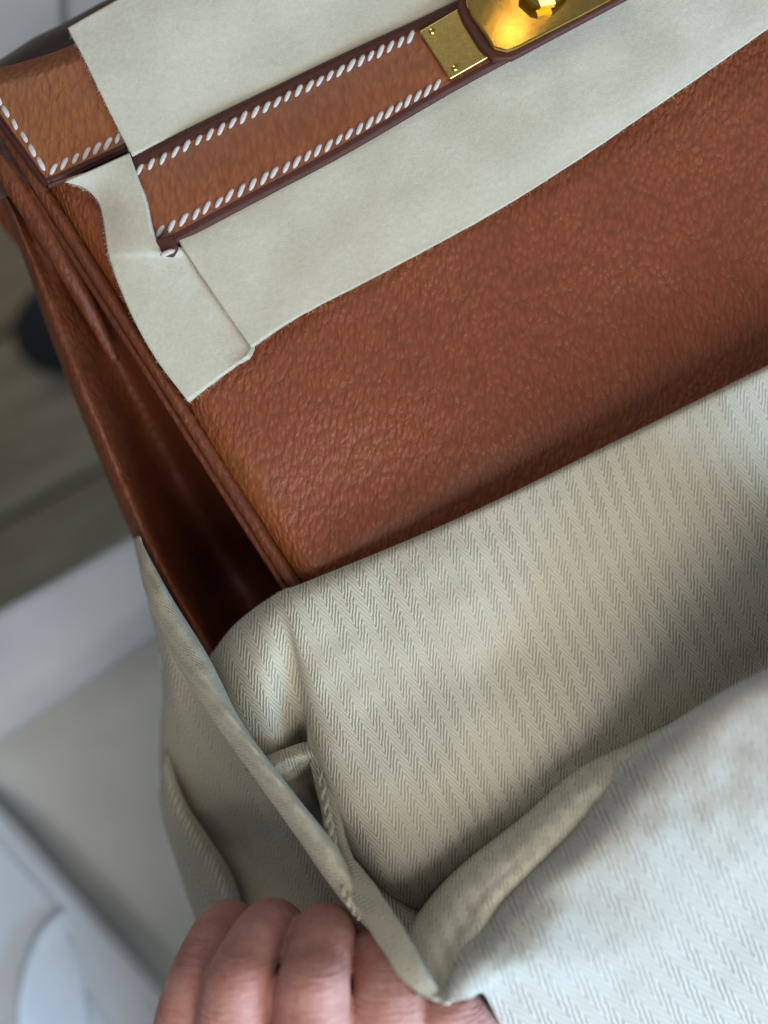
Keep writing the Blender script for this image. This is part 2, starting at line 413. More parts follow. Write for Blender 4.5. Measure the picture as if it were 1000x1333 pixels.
def seam(y): return 392+(y-764)*0.640
SIL = [(60, -100), (150, -48), (230, -6), (320, 30), (440, 72), (560, 120), (700, 180), (800, 235), (900, 300), (1000, 380)]
rows = []
prof = {0: [(-.00, -6), (.10, -9), (.24, -8), (.36, -14), (.55, -9), (.72, -15), (.88, -11), (.97, -15)],
        1: [(-.00, -6), (.10, -14), (.22, -26), (.38, -34), (.55, -28), (.72, -16), (.86, -12), (.97, -16)],
        2: [(-.00, -6), (.05, -28), (.16, -58), (.34, -76), (.54, -72), (.74, -40), (.87, -20), (.97, -22)]}
def lerp(a, b, t): return a+(b-a)*t
for (y, sx) in SIL:
    se = seam(y)
    t = min(max((y-250)/420, 0), 1)*2
    A, B, k = (prof[0], prof[1], t) if t < 1 else (prof[1], prof[2], t-1)
    row = []
    for (ta, za), (tb, zb) in zip(A, B):
        tt = lerp(ta, tb, k); z = lerp(za, zb, k)
        row.append((lerp(se, sx, tt), y+tt*14, z))
    row += [(sx, y+14, lerp(-24, -30, min(k, 1))), (sx+2, y+14, -42), (sx+25, y+14, -66), (sx+60, y+14, -84)]
    rows.append(row)
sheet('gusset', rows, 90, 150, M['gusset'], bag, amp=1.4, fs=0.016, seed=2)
# piping: the turned leather edge between front panel and gusset, and the welt beside it
def seampath(dx, dz, y0=120, y1=850, dy=0):
    return [(seam(y)+dx, y+dy, dz+0.9*fnoise(y, 0, 3, 0.01)) for y in range(y0, y1, 60)]
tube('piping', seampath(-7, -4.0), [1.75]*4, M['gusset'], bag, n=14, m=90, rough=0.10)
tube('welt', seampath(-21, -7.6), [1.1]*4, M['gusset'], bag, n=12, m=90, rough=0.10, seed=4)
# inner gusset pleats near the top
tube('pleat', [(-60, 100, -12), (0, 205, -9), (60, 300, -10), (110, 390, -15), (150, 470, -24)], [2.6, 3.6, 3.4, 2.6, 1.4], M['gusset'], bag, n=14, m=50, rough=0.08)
# back panel and underside so the bag is a solid body
sheet('back_panel', [[(-80, 190, -84), (500, -120, -84), (1150, -460, -84)], [(200, 560, -86), (600, 250, -88), (1200, -40, -88)], [(440, 1010, -84), (900, 700, -84), (1400, 480, -84)]], 12, 12, M['leather'], bag, thick=2)
# top edge of the body, turned away from the camera, in near-black brown
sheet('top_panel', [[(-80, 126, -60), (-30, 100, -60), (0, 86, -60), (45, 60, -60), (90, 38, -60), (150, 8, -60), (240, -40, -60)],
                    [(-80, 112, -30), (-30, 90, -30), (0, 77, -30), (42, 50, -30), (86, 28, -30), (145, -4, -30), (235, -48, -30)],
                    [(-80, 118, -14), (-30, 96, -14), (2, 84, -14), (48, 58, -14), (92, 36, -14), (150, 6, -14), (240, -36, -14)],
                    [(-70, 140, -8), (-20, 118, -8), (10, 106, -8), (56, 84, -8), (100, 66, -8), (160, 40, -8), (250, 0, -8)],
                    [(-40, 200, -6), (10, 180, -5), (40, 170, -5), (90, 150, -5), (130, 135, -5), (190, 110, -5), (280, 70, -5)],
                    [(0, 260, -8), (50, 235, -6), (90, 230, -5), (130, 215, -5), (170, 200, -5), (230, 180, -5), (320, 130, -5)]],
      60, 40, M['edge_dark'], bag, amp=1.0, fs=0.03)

# stitches: one little slanted thread each, sharing one mesh
def stitch_mesh():
    bm = bmesh.new(); n = 7; m = 7; ring = []
    for j in range(m):
        t = j/(m-1); u = t*2-1
        r = 0.00062*max(0.35, (1-abs(u)**5)); z = 0.00030*(1-u*u)-0.00016
        ring.append([bm.verts.new((r*math.cos(2*math.pi*i/n)-0.0, u*0.00178+0.45*r*math.cos(2*math.pi*i/n), z+r*0.75*math.sin(2*math.pi*i/n))) for i in range(n)])
    for j in range(m-1):
        for i in range(n): bm.faces.new((ring[j][i], ring[j][(i+1) % n], ring[j+1][(i+1) % n], ring[j+1][i]))
    bm.faces.new(list(reversed(ring[0]))); bm.faces.new(ring[-1])
    me = bpy.data.meshes.new('stitch'); bm.to_mesh(me); bm.free(); me.materials.append(M['thread'])
    for p in me.polygons: p.use_smooth = True
    return me
ST = stitch_mesh()
def stitches(parent, path, z, step0, step1, slant, size=1.0):
    """thread along a photograph polyline, spacing in px, slant in degrees of the photograph (0 = up)"""
    pts = [Vector((x, y, 0)) for x, y in path]
    tot = sum((pts[i+1]-pts[i]).length for i in range(len(pts)-1)); d = 0
    while d <= tot:
        q = d; i = 0
        while i < len(pts)-2 and q > (pts[i+1]-pts[i]).length: q -= (pts[i+1]-pts[i]).length; i += 1
        t = (pts[i+1]-pts[i]).normalized(); p = pts[i]+t*q
        zz = z(p.x, p.y) if callable(z) else z
        o = bpy.data.objects.new('stitch', ST); C.collection.objects.link(o); o.parent = parent
        o.location = P(p.x+random.uniform(-.7, .7), p.y+random.uniform(-.7, .7), zz)-ORG[parent.name]
        o.rotation_euler = (0, 0, -R(slant+random.uniform(-4, 4)))
        k = size*random.uniform(.92, 1.08); o.scale = (k, k*random.uniform(.92, 1.08), k)
        d += lerp(step0, step1, d/tot)*random.uniform(.97, 1.03)

def strap_piece(name, up, lo, z, th, nlen, parent, mat, zdome=0.5, groove=0.16):
    """leather band between two photograph polylines, raised core, grooves under the stitching, painted edges as a second part"""
    U = spline([(x, y, 0) for x, y in up], nlen); Lo = spline([(x, y, 0) for x, y in lo], nlen)
    prof = [(0.0, -0.55), (0.02, -0.15), (0.05, 0.0), (0.10, -0.05), (0.145, -0.34), (0.19, 0.02), (0.28, 0.5), (0.5, 0.9), (0.72, 0.5), (0.81, 0.02), (0.855, -0.34), (0.90, -0.05), (0.95, 0.0), (0.98, -0.15), (1.0, -0.55)]
    prof = [(p.x, p.y) for p in spline([(a, b, 0) for a, b in prof], 57)]
    vs = []; su = []
    for j in range(nlen):
        for (t, h) in prof:
            su.append((j/nlen, t))
            p = U[j].lerp(Lo[j], t); zz = z(p.x, p.y) if callable(z) else z
            vs.append(P(p.x, p.y, zz+h*zdome+0.12*fnoise(p.x, p.y, 9, 0.03)))
    o = link(name, vs, [tuple(reversed(f)) for f in grid_faces(57, nlen)], mat, parent, su)
    o.data.materials.append(M['edge'])
    for pi, pl in enumerate(o.data.polygons):
        tm = prof[pi % 56][0]
        if tm < 0.09 or tm > 0.90: pl.material_index = 1
    return o, U, Lo
def edge_band(name, line, z, th, out, parent, mat=None, m=60):
    """rounded painted edge that runs along a polyline; out = (dx,dy) px outwards"""
    pts = spline([(x, y, 0) for x, y in line], m); vs = []; n = 9
    for p in pts:
        zz = z(p.x, p.y) if callable(z) else z
        for i in range(n):
            a = math.pi*i/(n-1); k = math.sin(a)
            vs.append(P(p.x+out[0]*k, p.y+out[1]*k, zz-0.25-th/2+math.cos(a)*th/2))
    return link(name, vs, grid_faces(n, m), mat or M['edge'], parent)

# long strap across the front
UP = [(166, 211), (200, 195), (300, 145), (430, 82), (560, 22), (660, -25), (760, -74)]
LO = [(196, 331), (224, 317), (300, 276), (440, 202), (590, 115), (700, 56), (800, 2)]
sz = lambda x, y: 5.0+0.4*math.sin(x*0.012)
strap, U, L_ = strap_piece('strap', UP, LO, sz, 3, 120, bag, M['strap'])
ORG[strap.name] = ORG[bag.name]
edge_band('strap_edge', UP, sz, 3.0, (-2, -3.5), strap)
edge_band('strap_edge', LO, sz, 3.0, (2, 4), strap)
stitches(strap, [(182, 221), (300, 161), (430, 98), (545, 43)], lambda x, y: sz(x, y)+0.05, 17.5, 13.8, 24)
stitches(strap, [(208, 302), (300, 254), (440, 182), (580, 104)], lambda x, y: sz(x, y)+0.05, 17.5, 13.8, 24)

# strap tip that pokes out under the felt
slab('strap_tip', [(200, 312), (224, 304), (231, 322), (224, 333), (212, 331)], 8.2, 2.6, M['edge'], bag, bevel=0.6)
tip = bpy.data.objects.new('stitch', ST); C.collection.objects.link(tip); tip.parent = bag; tip.location = P(218, 329, 8.5)-ORG[bag.name]; tip.rotation_euler = (0, 0, R(-65)); tip.scale = (1.1, 1.1, 1.1)

# stitched flap corner at the left
FU = [(-60, 118), (-20, 104), (30, 86), (80, 66), (130, 42), (170, 20)]
FLo = [(18, 262), (62, 243), (100, 226), (140, 208), (180, 188), (220, 168)]
fz = lambda x, y: 3.4
n = 70; U2 = spline([(x, y, 0) for x, y in [(-38, 100), (-10, 90), (30, 80), (80, 64), (130, 40), (170, 20)]], n)
L2 = spline([(x, y, 0) for x, y in [(62, 240), (82, 232), (105, 221), (140, 205), (180, 186), (220, 168)]], n)
vs = []; mrows = 60
for j in range(n):
    a = j/(n-1)
    for i in range(mrows):
        t = i/(mrows-1); p = U2[j].lerp(L2[j], t)
        h = 3.4+0.5*math.sin(math.pi*t)
        h -= 5.5*max(0, (0.16-t)/0.16)**2
        dl = a*290                       # px from the left edge
        for d in (dl, (1-t)*150):
            if d < 24: h -= 0.34*math.exp(-((d-14)/3.5)**2)+0.55*max(0, (3-d)/3)**2
        vs.append(P(p.x, p.y, h))
flap = link('side_flap', vs, [tuple(reversed(f)) for f in grid_faces(mrows, n)], M['strap'], bag, [(0.03+0.0*i, 0) for i in range(len(vs))])
flap.data.materials.append(M['edge'])
for pi, pl in enumerate(flap.data.polygons):
    jj, ii = divmod(pi, mrows-1)
    if jj/(n-1)*290 < 8 or (1-ii/(mrows-1))*150 < 9: pl.material_index = 1
flap['label'] = 'smooth orange tan flap corner with stitched border'
fl_left = [(-38, 100), (-8, 144), (26, 190), (62, 240)]
edge_band('flap_edge', fl_left, 3.4, 3.0, (-6, 3), flap)
edge_band('flap_edge', [(62, 240), (82, 232), (105, 221), (140, 205), (180, 186), (220, 168)], 3.4, 3.0, (2, 6), flap)
stitches(flap, [(-14, 112), (4, 140), (33, 180), (60, 222)], 3.6, 20, 20.0, -30, 1.15)
stitches(flap, [(70, 220), (88, 211), (150, 181), (172, 170)], 3.45, 16.2, 15.0, 25, 1.05)
# sliver of the back flap beyond the left edge
bk = sheet('back_flap', [[(-90, 150, -14), (-40, 150, -13), (-5, 160, -13), (8, 176, -14)], [(-90, 215, -13), (-40, 215, -12), (-4, 212, -12), (14, 205, -14)], [(-90, 232, -16), (-40, 232, -16), (2, 226, -16), (18, 214, -18)]], 20, 12, M['strap'], bag, thick=1.5)
stitches(bk, [(-40, 214), (-18, 208), (2, 202), (14, 196)], -11.6, 13, 13, 20, 1.0)

# ---- gold hardware
plate = slab('metal_plate', [(546, 40), (590, 14), (640, -14), (690, 40), (640, 72), (586, 103)], 7.0, 1.2, M['gold_brushed'], bag, bevel=0.35, seg=3)
plate['label'] = 'matt gold plate that caps the stitched strap'
def screw(x, y, z, r):
    c = P(x, y, z); vs = []; n = 20; f = []
    for j, (rr, dz) in enumerate(((1, -0.4), (1, 0.15), (0.8, 0.36), (0.4, 0.46), (0.02, 0.5))):
        for i in range(n): vs.append(c+Vector((r*rr*math.cos(2*math.pi*i/n), r*rr*math.sin(2*math.pi*i/n), dz))*0.001)
        if j: f += [((j-1)*n+i, (j-1)*n+(i+1) % n, j*n+(i+1) % n, j*n+i) for i in range(n)]
    return link('rivet', vs, f, M['gold'], plate)
screw(562, 40, 7.0, 0.9); screw(592, 88, 7.0, 0.9)
# second leather layer and the chamfered lock plate over it
slab('lock_backing', [(596, 10), (603, 26), (624, 60), (642, 78), (668, 76), (760, 27), (830, -10), (780, -90), (620, -70), (598, -20)], 8.4, 2.4, M['edge'], bag, bevel=0.7, seg=3)
lock = slab('turn_lock', [(606, -14), (608, 6), (614, 20), (634, 48), (642, 62), (660, 67), (674, 62), (760, 18), (812, -10), (770, -80), (628, -62)], 10.2, 2.0, M['gold'], bag, bevel=0.5, seg=2, flat=True)
lock['label'] = 'polished gold turn lock plate with chamfered corners'
def lathe_part(name, x, y, z, prof, mat, parent, sx=1.0, sy=1.0, rot=0.0, n=40):
    c = P(x, y, z); vs = []; f = []
    for j, (r, h) in enumerate(prof):
        for i in range(n):
            a = 2*math.pi*i/n; u, v = r*math.cos(a)*sx, r*math.sin(a)*sy
            vs.append(c+Vector((u*math.cos(rot)-v*math.sin(rot), u*math.sin(rot)+v*math.cos(rot), h))*0.001)
        if j: f += [((j-1)*n+i, (j-1)*n+(i+1) % n, j*n+(i+1) % n, j*n+i) for i in range(n)]
    return link(name, vs, f, mat, parent)
slab('knob', [(676, -16), (700, -30), (742, -34), (748, -20), (724, 2), (700, 6)], 14.5, 3.8, M['gold'], lock, bevel=1.0, seg=1, flat=True)

# ---------------------------------------------------------------- felt protectors
def felt_wig(x, y, u, v): return 0.5*fnoise(x, y, 20, 0.012)+0.05*fnoise(x, y, 30, 0.15)
def rag(pts, k, amp=0.9): return [(x+amp*fnoise(x, y, k, 0.3), y+amp*fnoise(y, x, k+3, 0.3), z) for x, y, z in pts]
fu = sheet('felt_cover', [[(88, 36, 6.5), (130, 12, 6.5), (190, -20, 6.5), (330, -85, 6.5), (520, -170, 6.5), (760, -290, 6)],
                          [(108, 74, 6.6), (150, 52, 6.2), (210, 25, 6.2), (350, -40, 6.2), (540, -125, 6.2), (790, -240, 6)],
                          [(140, 140, 6.2), (175, 122, 5.6), (235, 95, 4.8), (375, 30, 4), (570, -60, 4), (800, -170, 6)],
                          [(172, 203, 5.4), (205, 186, 4.4), (262, 158, 3.4), (402, 92, 3.0), (600, 0, 3), (820, -104, 3)]],
           120, 60, M['felt'], None, thick=1.9, wig=felt_wig)
tag(fu, 'cream felt protector above the stitched strap, covering the top of the bag', 'felt protector')
fp = thing('felt_protector', P(500, 260, 1), 'cream felt protector below the strap, with a folded tab at its left end', 'felt protector')
sheet('felt_strip', [[(226, 300, 3.6), (300, 262, 3.2), (440, 188, 3.0), (590, 100, 3.0), (760, 8, 3.0), (900, -70, 3), (1080, -160, 3)],
                     [(240, 325, 5.2), (320, 300, 4.0), (460, 238, 3.2), (620, 155, 3.0), (800, 60, 3), (950, -30, 3), (1110, -120, 3)],
                     [(282, 388, 4.3), (350, 365, 3.8), (490, 300, 3.0), (650, 220, 2.8), (840, 105, 2.8), (985, 10, 2.8), (1130, -80, 3)],
                     [(327, 452, 4.0), (390, 411, 3.2), (530, 338, 2.2), (690, 248, 2.0), (870, 128, 2.0), (1010, 30, 2.2), (1150, -60, 2.5)]],
      160, 70, M['felt'], fp, thick=1.8, wig=felt_wig)
LB = [(85, 237), (110, 245), (128, 263), (135, 290), (140, 325), (144, 340), (152, 365), (175, 418), (205, 470), (245, 523)]
RB = [(168, 199), (177, 228), (189, 262), (197, 300), (213, 327), (248, 334), (285, 368), (315, 410), (331, 444), (321, 463)]
ZL = [5.0, 3.8, 3.4, 3.0, 2.6, 2.5, 2.4, 2.0, 1.8, 1.6]
ZR = [7.4, 8.2, 8.4, 8.0, 7.3, 3.6, 2.0, 1.8, 1.9, 3.0]
rows = [[(lerp(a[0], b[0], t), lerp(a[1], b[1], t), lerp(z0, z1, t*t)+(2.0, 2.0, 2.0, 2.0, 1.7, 1.4, 1.0, .6, .5, .5, .5)[y0i]*math.sin(math.pi*t)) for t in (0, .25, .5, .75, 1)] for y0i, (a, b, z0, z1) in enumerate(zip(LB, RB, ZL, ZR))]
sheet('felt_tab', rows, 50, 110, M['felt'], fp, thick=1.7, wig=felt_wig)

# ---------------------------------------------------------------- dust bag of herringbone cotton
db = thing('dust_bag', P(600, 1000, -80), 'beige herringbone cotton dust bag pulled down around the handbag by a hand', 'dust bag')
sheet('front_cloth', [
    [(300, 900, -34), (330, 850, -26), (372, 800, -16), (410, 790, -12), (600, 712, -12), (800, 612, -12), (940, 545, -12), (1120, 455, -12)],
    [(276, 862, -22), (312, 818, -15), (366, 776, -5), (402, 762, -1.5), (600, 682, 3), (800, 584, 4), (940, 516, 4), (1120, 427, 4)],
    [(273, 857, -17), (308, 812, -9), (362, 773, -1), (404, 757, 3), (600, 674, 10), (800, 576, 13), (940, 506, 14), (1120, 417, 14)],
    [(284, 884, -10), (316, 838, -2), (362, 800, 3), (408, 782, 6.5), (606, 697, 12), (806, 600, 15), (945, 530, 16), (1120, 440, 16)],
    [(298, 930, -6), (336, 880, 2), (378, 850, 1.5), (418, 850, 7), (622, 775, 12), (826, 690, 13), (965, 620, 13), (1125, 540, 12)],
    [(318, 975, -7), (352, 935, 0), (392, 922, -8), (432, 925, 6), (645, 860, 9.5), (850, 780, 8.5), (985, 710, 7), (1130, 630, 6)],
    [(345, 1015, -14), (374, 985, -9), (404, 985, -20), (440, 1000, 5), (660, 945, 11), (868, 860, 8), (1000, 790, 3), (1130, 710, 2)],
    [(400, 1060, -30), (412, 1050, -30), (425, 1050, -30), (458, 1075, 4), (672, 1022, 9), (885, 915, 4), (1010, 845, -3), (1135, 780, -4)],
    [(470, 1140, -32), (476, 1135, -32), (488, 1135, -26), (515, 1150, 4), (688, 1066, 5), (895, 955, -2), (1020, 885, -6), (1140, 830, -6)],
    [(500, 1200, -36), (520, 1200, -36), (540, 1205, -34), (570, 1200, -18), (730, 1110, -18), (920, 990, -20), (1040, 920, -22), (1150, 870, -22)]],
      150, 190, M['cloth'], db, amp=1.2, fs=0.009, thick=0.8, uvrot=22, seed=1)
# small tucked ear of cloth in the pocket left of the front cloth
sheet('cloth_tuck', [[(318, 1002, -14), (345, 984, -7), (372, 974, -5), (402, 966, -8), (430, 980, -16)],
                     [(334, 1014, -3), (354, 1000, 1), (378, 988, 1.5), (404, 980, -2), (432, 992, -13)],
                     [(348, 1030, -6), (370, 1020, -3), (392, 1004, -4), (414, 996, -9), (434, 1004, -18)],
                     [(360, 1050, -26), (384, 1040, -24), (402, 1022, -25), (420, 1014, -27), (438, 1018, -32)]], 40, 40, M['cloth'], db, amp=2.2, fs=0.05, thick=0.8, uvrot=40, seed=21)
# deep inner lining of the pocket
sheet('inner_cloth', [[(300, 960, -34), (360, 940, -38), (430, 940, -38), (480, 960, -34)], [(378, 1050, -40), (400, 1050, -40), (440, 1040, -38), (480, 1040, -34)],
                      [(416, 1120, -32), (430, 1110, -32), (450, 1100, -30), (490, 1100, -30)], [(456, 1180, -16), (464, 1170, -16), (480, 1170, -16), (530, 1180, -20)]], 30, 30, M['cloth'], db, amp=3, fs=0.02, thick=0.8, uvrot=60)
sheet('inner_cloth', [[(455, 1120, -14), (500, 1110, -20), (560, 1120, -30), (640, 1100, -34)], [(480, 1170, -2), (515, 1165, -8), (560, 1165, -20), (650, 1140, -30)],
                      [(510, 1215, 10), (536, 1205, 2), (566, 1200, -10), (660, 1180, -24)], [(545, 1270, 24), (558, 1262, 18), (590, 1250, 4), (680, 1220, -14)]], 30, 30, M['cloth'], db, amp=1, fs=0.02, thick=0.8, uvrot=30)
# rolled rim at the left, running down to the fingers
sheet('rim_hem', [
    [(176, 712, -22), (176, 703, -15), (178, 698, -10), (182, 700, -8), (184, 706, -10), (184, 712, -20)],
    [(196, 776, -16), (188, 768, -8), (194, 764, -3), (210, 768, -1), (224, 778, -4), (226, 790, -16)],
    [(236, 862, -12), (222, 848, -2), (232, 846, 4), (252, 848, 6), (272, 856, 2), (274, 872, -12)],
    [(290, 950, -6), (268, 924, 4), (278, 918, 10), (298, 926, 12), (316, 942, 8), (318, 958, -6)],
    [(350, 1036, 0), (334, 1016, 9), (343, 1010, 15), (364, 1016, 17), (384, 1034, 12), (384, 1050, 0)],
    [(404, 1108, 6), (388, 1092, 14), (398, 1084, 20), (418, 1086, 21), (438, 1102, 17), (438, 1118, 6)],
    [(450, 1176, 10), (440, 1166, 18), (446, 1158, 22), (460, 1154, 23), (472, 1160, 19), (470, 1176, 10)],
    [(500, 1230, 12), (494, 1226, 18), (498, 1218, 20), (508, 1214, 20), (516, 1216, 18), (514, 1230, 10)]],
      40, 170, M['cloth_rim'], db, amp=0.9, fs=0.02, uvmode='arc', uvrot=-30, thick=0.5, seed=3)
# cloth hanging behind the rim, in shade
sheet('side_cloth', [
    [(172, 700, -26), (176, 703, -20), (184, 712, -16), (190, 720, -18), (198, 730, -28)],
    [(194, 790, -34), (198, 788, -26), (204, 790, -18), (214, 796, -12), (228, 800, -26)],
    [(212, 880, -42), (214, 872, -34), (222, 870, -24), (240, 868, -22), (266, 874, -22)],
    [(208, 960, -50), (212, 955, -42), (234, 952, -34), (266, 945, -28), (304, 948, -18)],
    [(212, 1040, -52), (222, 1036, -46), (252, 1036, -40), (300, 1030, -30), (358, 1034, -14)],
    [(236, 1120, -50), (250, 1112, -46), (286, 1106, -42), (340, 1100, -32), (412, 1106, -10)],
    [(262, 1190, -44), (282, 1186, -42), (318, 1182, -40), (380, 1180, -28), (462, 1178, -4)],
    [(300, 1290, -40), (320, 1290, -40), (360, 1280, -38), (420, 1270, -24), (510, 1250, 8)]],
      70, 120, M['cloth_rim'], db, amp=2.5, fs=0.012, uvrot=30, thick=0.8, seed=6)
# lower fold of the same cloth: second layer with a curved free edge
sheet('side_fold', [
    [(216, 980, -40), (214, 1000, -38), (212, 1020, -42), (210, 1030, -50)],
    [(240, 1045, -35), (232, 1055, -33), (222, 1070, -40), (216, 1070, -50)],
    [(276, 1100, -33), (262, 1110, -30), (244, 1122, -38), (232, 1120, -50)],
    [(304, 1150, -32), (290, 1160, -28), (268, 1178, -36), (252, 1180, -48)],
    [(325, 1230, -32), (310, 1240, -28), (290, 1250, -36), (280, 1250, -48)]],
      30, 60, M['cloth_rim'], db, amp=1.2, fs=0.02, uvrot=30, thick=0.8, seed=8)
# seam tape that runs up out of the rim between pocket and front cloth
tube('drawstring_channel', [(404, 925, -9), (412, 985, -4), (428, 1050, 3), (442, 1105, 9), (456, 1150, 15), (474, 1192, 14)], [1.6, 1.9, 2.3, 2.7, 2.6, 1.6], M['cloth_rim'], db, n=16, m=70, flat=0.7, uvrot=20, rough=0.22, twist=2)
base_path = spline([(416, 1000, 0), (424, 1045, 7), (431, 1085, 13), (440, 1128, 19), (453, 1168, 23), (468, 1196, 20)], 60)
for ph in (0, math.pi):      # two strands laid round each other
    tube('drawstring_strand', [(p.x+3.2*math.cos(k*0.62+ph), p.y+1.2*math.sin(k*0.62+ph), p.z+0.6*math.sin(k*0.62+ph)) for k, p in enumerate(base_path)], [0.35, 0.62, 0.66, 0.66, 0.62, 0.4], M['cloth_rim'], db, n=9, m=150, uvrot=50, rough=0.1, seed=ph)
tube('hem_cord', [(452, 1118, 16), (474, 1160, 24), (504, 1210, 32), (536, 1262, 38), (566, 1296, 40)], [1.2, 3.0, 3.4, 3.0, 1.4], M['cloth_rim'], db, n=18, m=70, flat=0.6, uvrot=-35, rough=0.12, seed=5)
# the roll beside the dark valley; it widens towards the fingers
sheet('rolled_edge', [
    [(540, 1300, 26), (548, 1296, 34), (556, 1298, 38), (566, 1303, 40), (576, 1306, 38), (584, 1306, 30)],
    [(526, 1238, 8), (533, 1238, 24), (552, 1248, 31), (574, 1262, 33), (594, 1262, 33), (606, 1262, 24)],
    [(546, 1192, -10), (552, 1194, 12), (570, 1198, 24), (600, 1210, 28), (624, 1212, 29), (638, 1216, 16)],
    [(592, 1134, -14), (597, 1138, 10), (611, 1143, 21), (636, 1156, 25), (654, 1166, 25), (664, 1174, 10)],
    [(678, 1064, -14), (682, 1068, 9), (694, 1074, 19), (712, 1086, 23), (730, 1096, 22), (740, 1104, 8)],
    [(750, 1003, -12), (754, 1006, 10), (763, 1012, 19), (778, 1022, 23), (796, 1032, 21), (806, 1040, 8)],
    [(824, 966, -8), (828, 970, 10), (836, 976, 18), (848, 986, 19), (862, 996, 16), (870, 1004, 6)],
    [(930, 916, 2), (934, 922, 14), (942, 930, 18), (952, 938, 18), (964, 946, 14), (972, 954, 6)]],
      60, 190, M['cloth'], db, amp=0.8, fs=0.02, uvrot=24, thick=0.8, seed=11)
# outer cloth, turned over and lit by the window
sheet('outer_cloth', [  # first column drops a hidden skirt, added to block window light
    [(590, 1314, -12), (574, 1300, 34), (577, 1308, 40), (590, 1304, 40), (610, 1296, 38), (628, 1290, 32), (650, 1330, 24), (700, 1420, 10)],
    [(622, 1264, -12), (606, 1250, 26), (598, 1250, 33), (612, 1254, 36), (640, 1256, 36), (690, 1260, 34), (760, 1300, 26), (830, 1420, 12)],
    [(656, 1206, -12), (640, 1192, 14), (632, 1190, 22), (642, 1196, 26), (676, 1204, 31), (750, 1215, 31), (850, 1270, 26), (960, 1400, 14)],
    [(700, 1156, -12), (684, 1142, 12), (676, 1138, 19), (686, 1142, 22), (720, 1156, 29), (800, 1180, 30), (910, 1230, 27), (1060, 1350, 16)],
    [(754, 1106, -12), (738, 1092, 12), (730, 1087, 19), (740, 1090, 22), (778, 1104, 31), (860, 1130, 32), (970, 1180, 29), (1120, 1290, 18)],
    [(844, 1014, -12), (828, 1000, 12), (820, 992, 22), (830, 992, 26), (864, 1012, 34), (950, 1050, 37), (1050, 1110, 34), (1180, 1200, 22)],
    [(946, 944, -12), (930, 930, 22), (922, 918, 33), (934, 916, 38), (964, 936, 42), (1030, 980, 43), (1120, 1040, 42), (1230, 1110, 28)],
    [(1076, 874, -12), (1060, 860, 30), (1052, 850, 42), (1062, 848, 47), (1090, 870, 50), (1150, 910, 50), (1220, 960, 50), (1300, 1020, 34)],
    [(1246, 774, -12), (1230, 760, 40), (1222, 750, 52), (1232, 748, 58), (1260, 770, 60), (1310, 820, 74), (1370, 880, 60), (1420, 950, 40)]],  # unseen end, extended out of view to block window light
      170, 180, M['cloth_out'], db, amp=1.3, fs=0.009, uvrot=42, thick=0.8, seed=13)

# the empty rest of the dust bag hanging down below the hand, unseen, added to shade the box
sheet('hanging_cloth', [
    [(330, 1210, -70), (420, 1250, -45), (560, 1330, -6), (700, 1410, 6), (900, 1440, 12), (1130, 1380, 12), (1330, 1180, 26)],
    [(290, 1420, -80), (430, 1500, -40), (600, 1600, -14), (800, 1680, -8), (1000, 1700, -8), (1250, 1600, -8), (1450, 1300, 0)],
    [(280, 1560, -110), (430, 1680, -70), (620, 1800, -45), (830, 1880, -40), (1050, 1880, -40), (1350, 1750, -40), (1560, 1400, -40)],
    [(280, 1600, -150), (430, 1750, -140), (620, 1900, -130), (830, 1990, -130), (1080, 1990, -130), (1400, 1850, -130), (1640, 1450, -130)]],
      60, 60, M['cloth'], db, amp=5, fs=0.008, thick=0.8, uvrot=22, seed=17)
sheet('back_cloth', [
    [(204, 740, -30), (206, 760, -50), (240, 800, -80), (420, 900, -96), (900, 800, -100), (1300, 600, -100)],
    [(218, 930, -50), (226, 960, -70), (270, 1010, -100), (450, 1100, -110), (900, 1000, -110), (1400, 900, -110)],
    [(258, 1110, -52), (268, 1140, -80), (310, 1190, -110), (480, 1300, -120), (900, 1300, -120), (1500, 1200, -120)],
    [(320, 1280, -50), (310, 1350, -90), (340, 1450, -130), (500, 1550, -140), (900, 1700, -140), (1550, 1400, -130)]],
      50, 50, M['cloth'], db, amp=2, fs=0.01, thick=0.8, uvrot=22, seed=18)

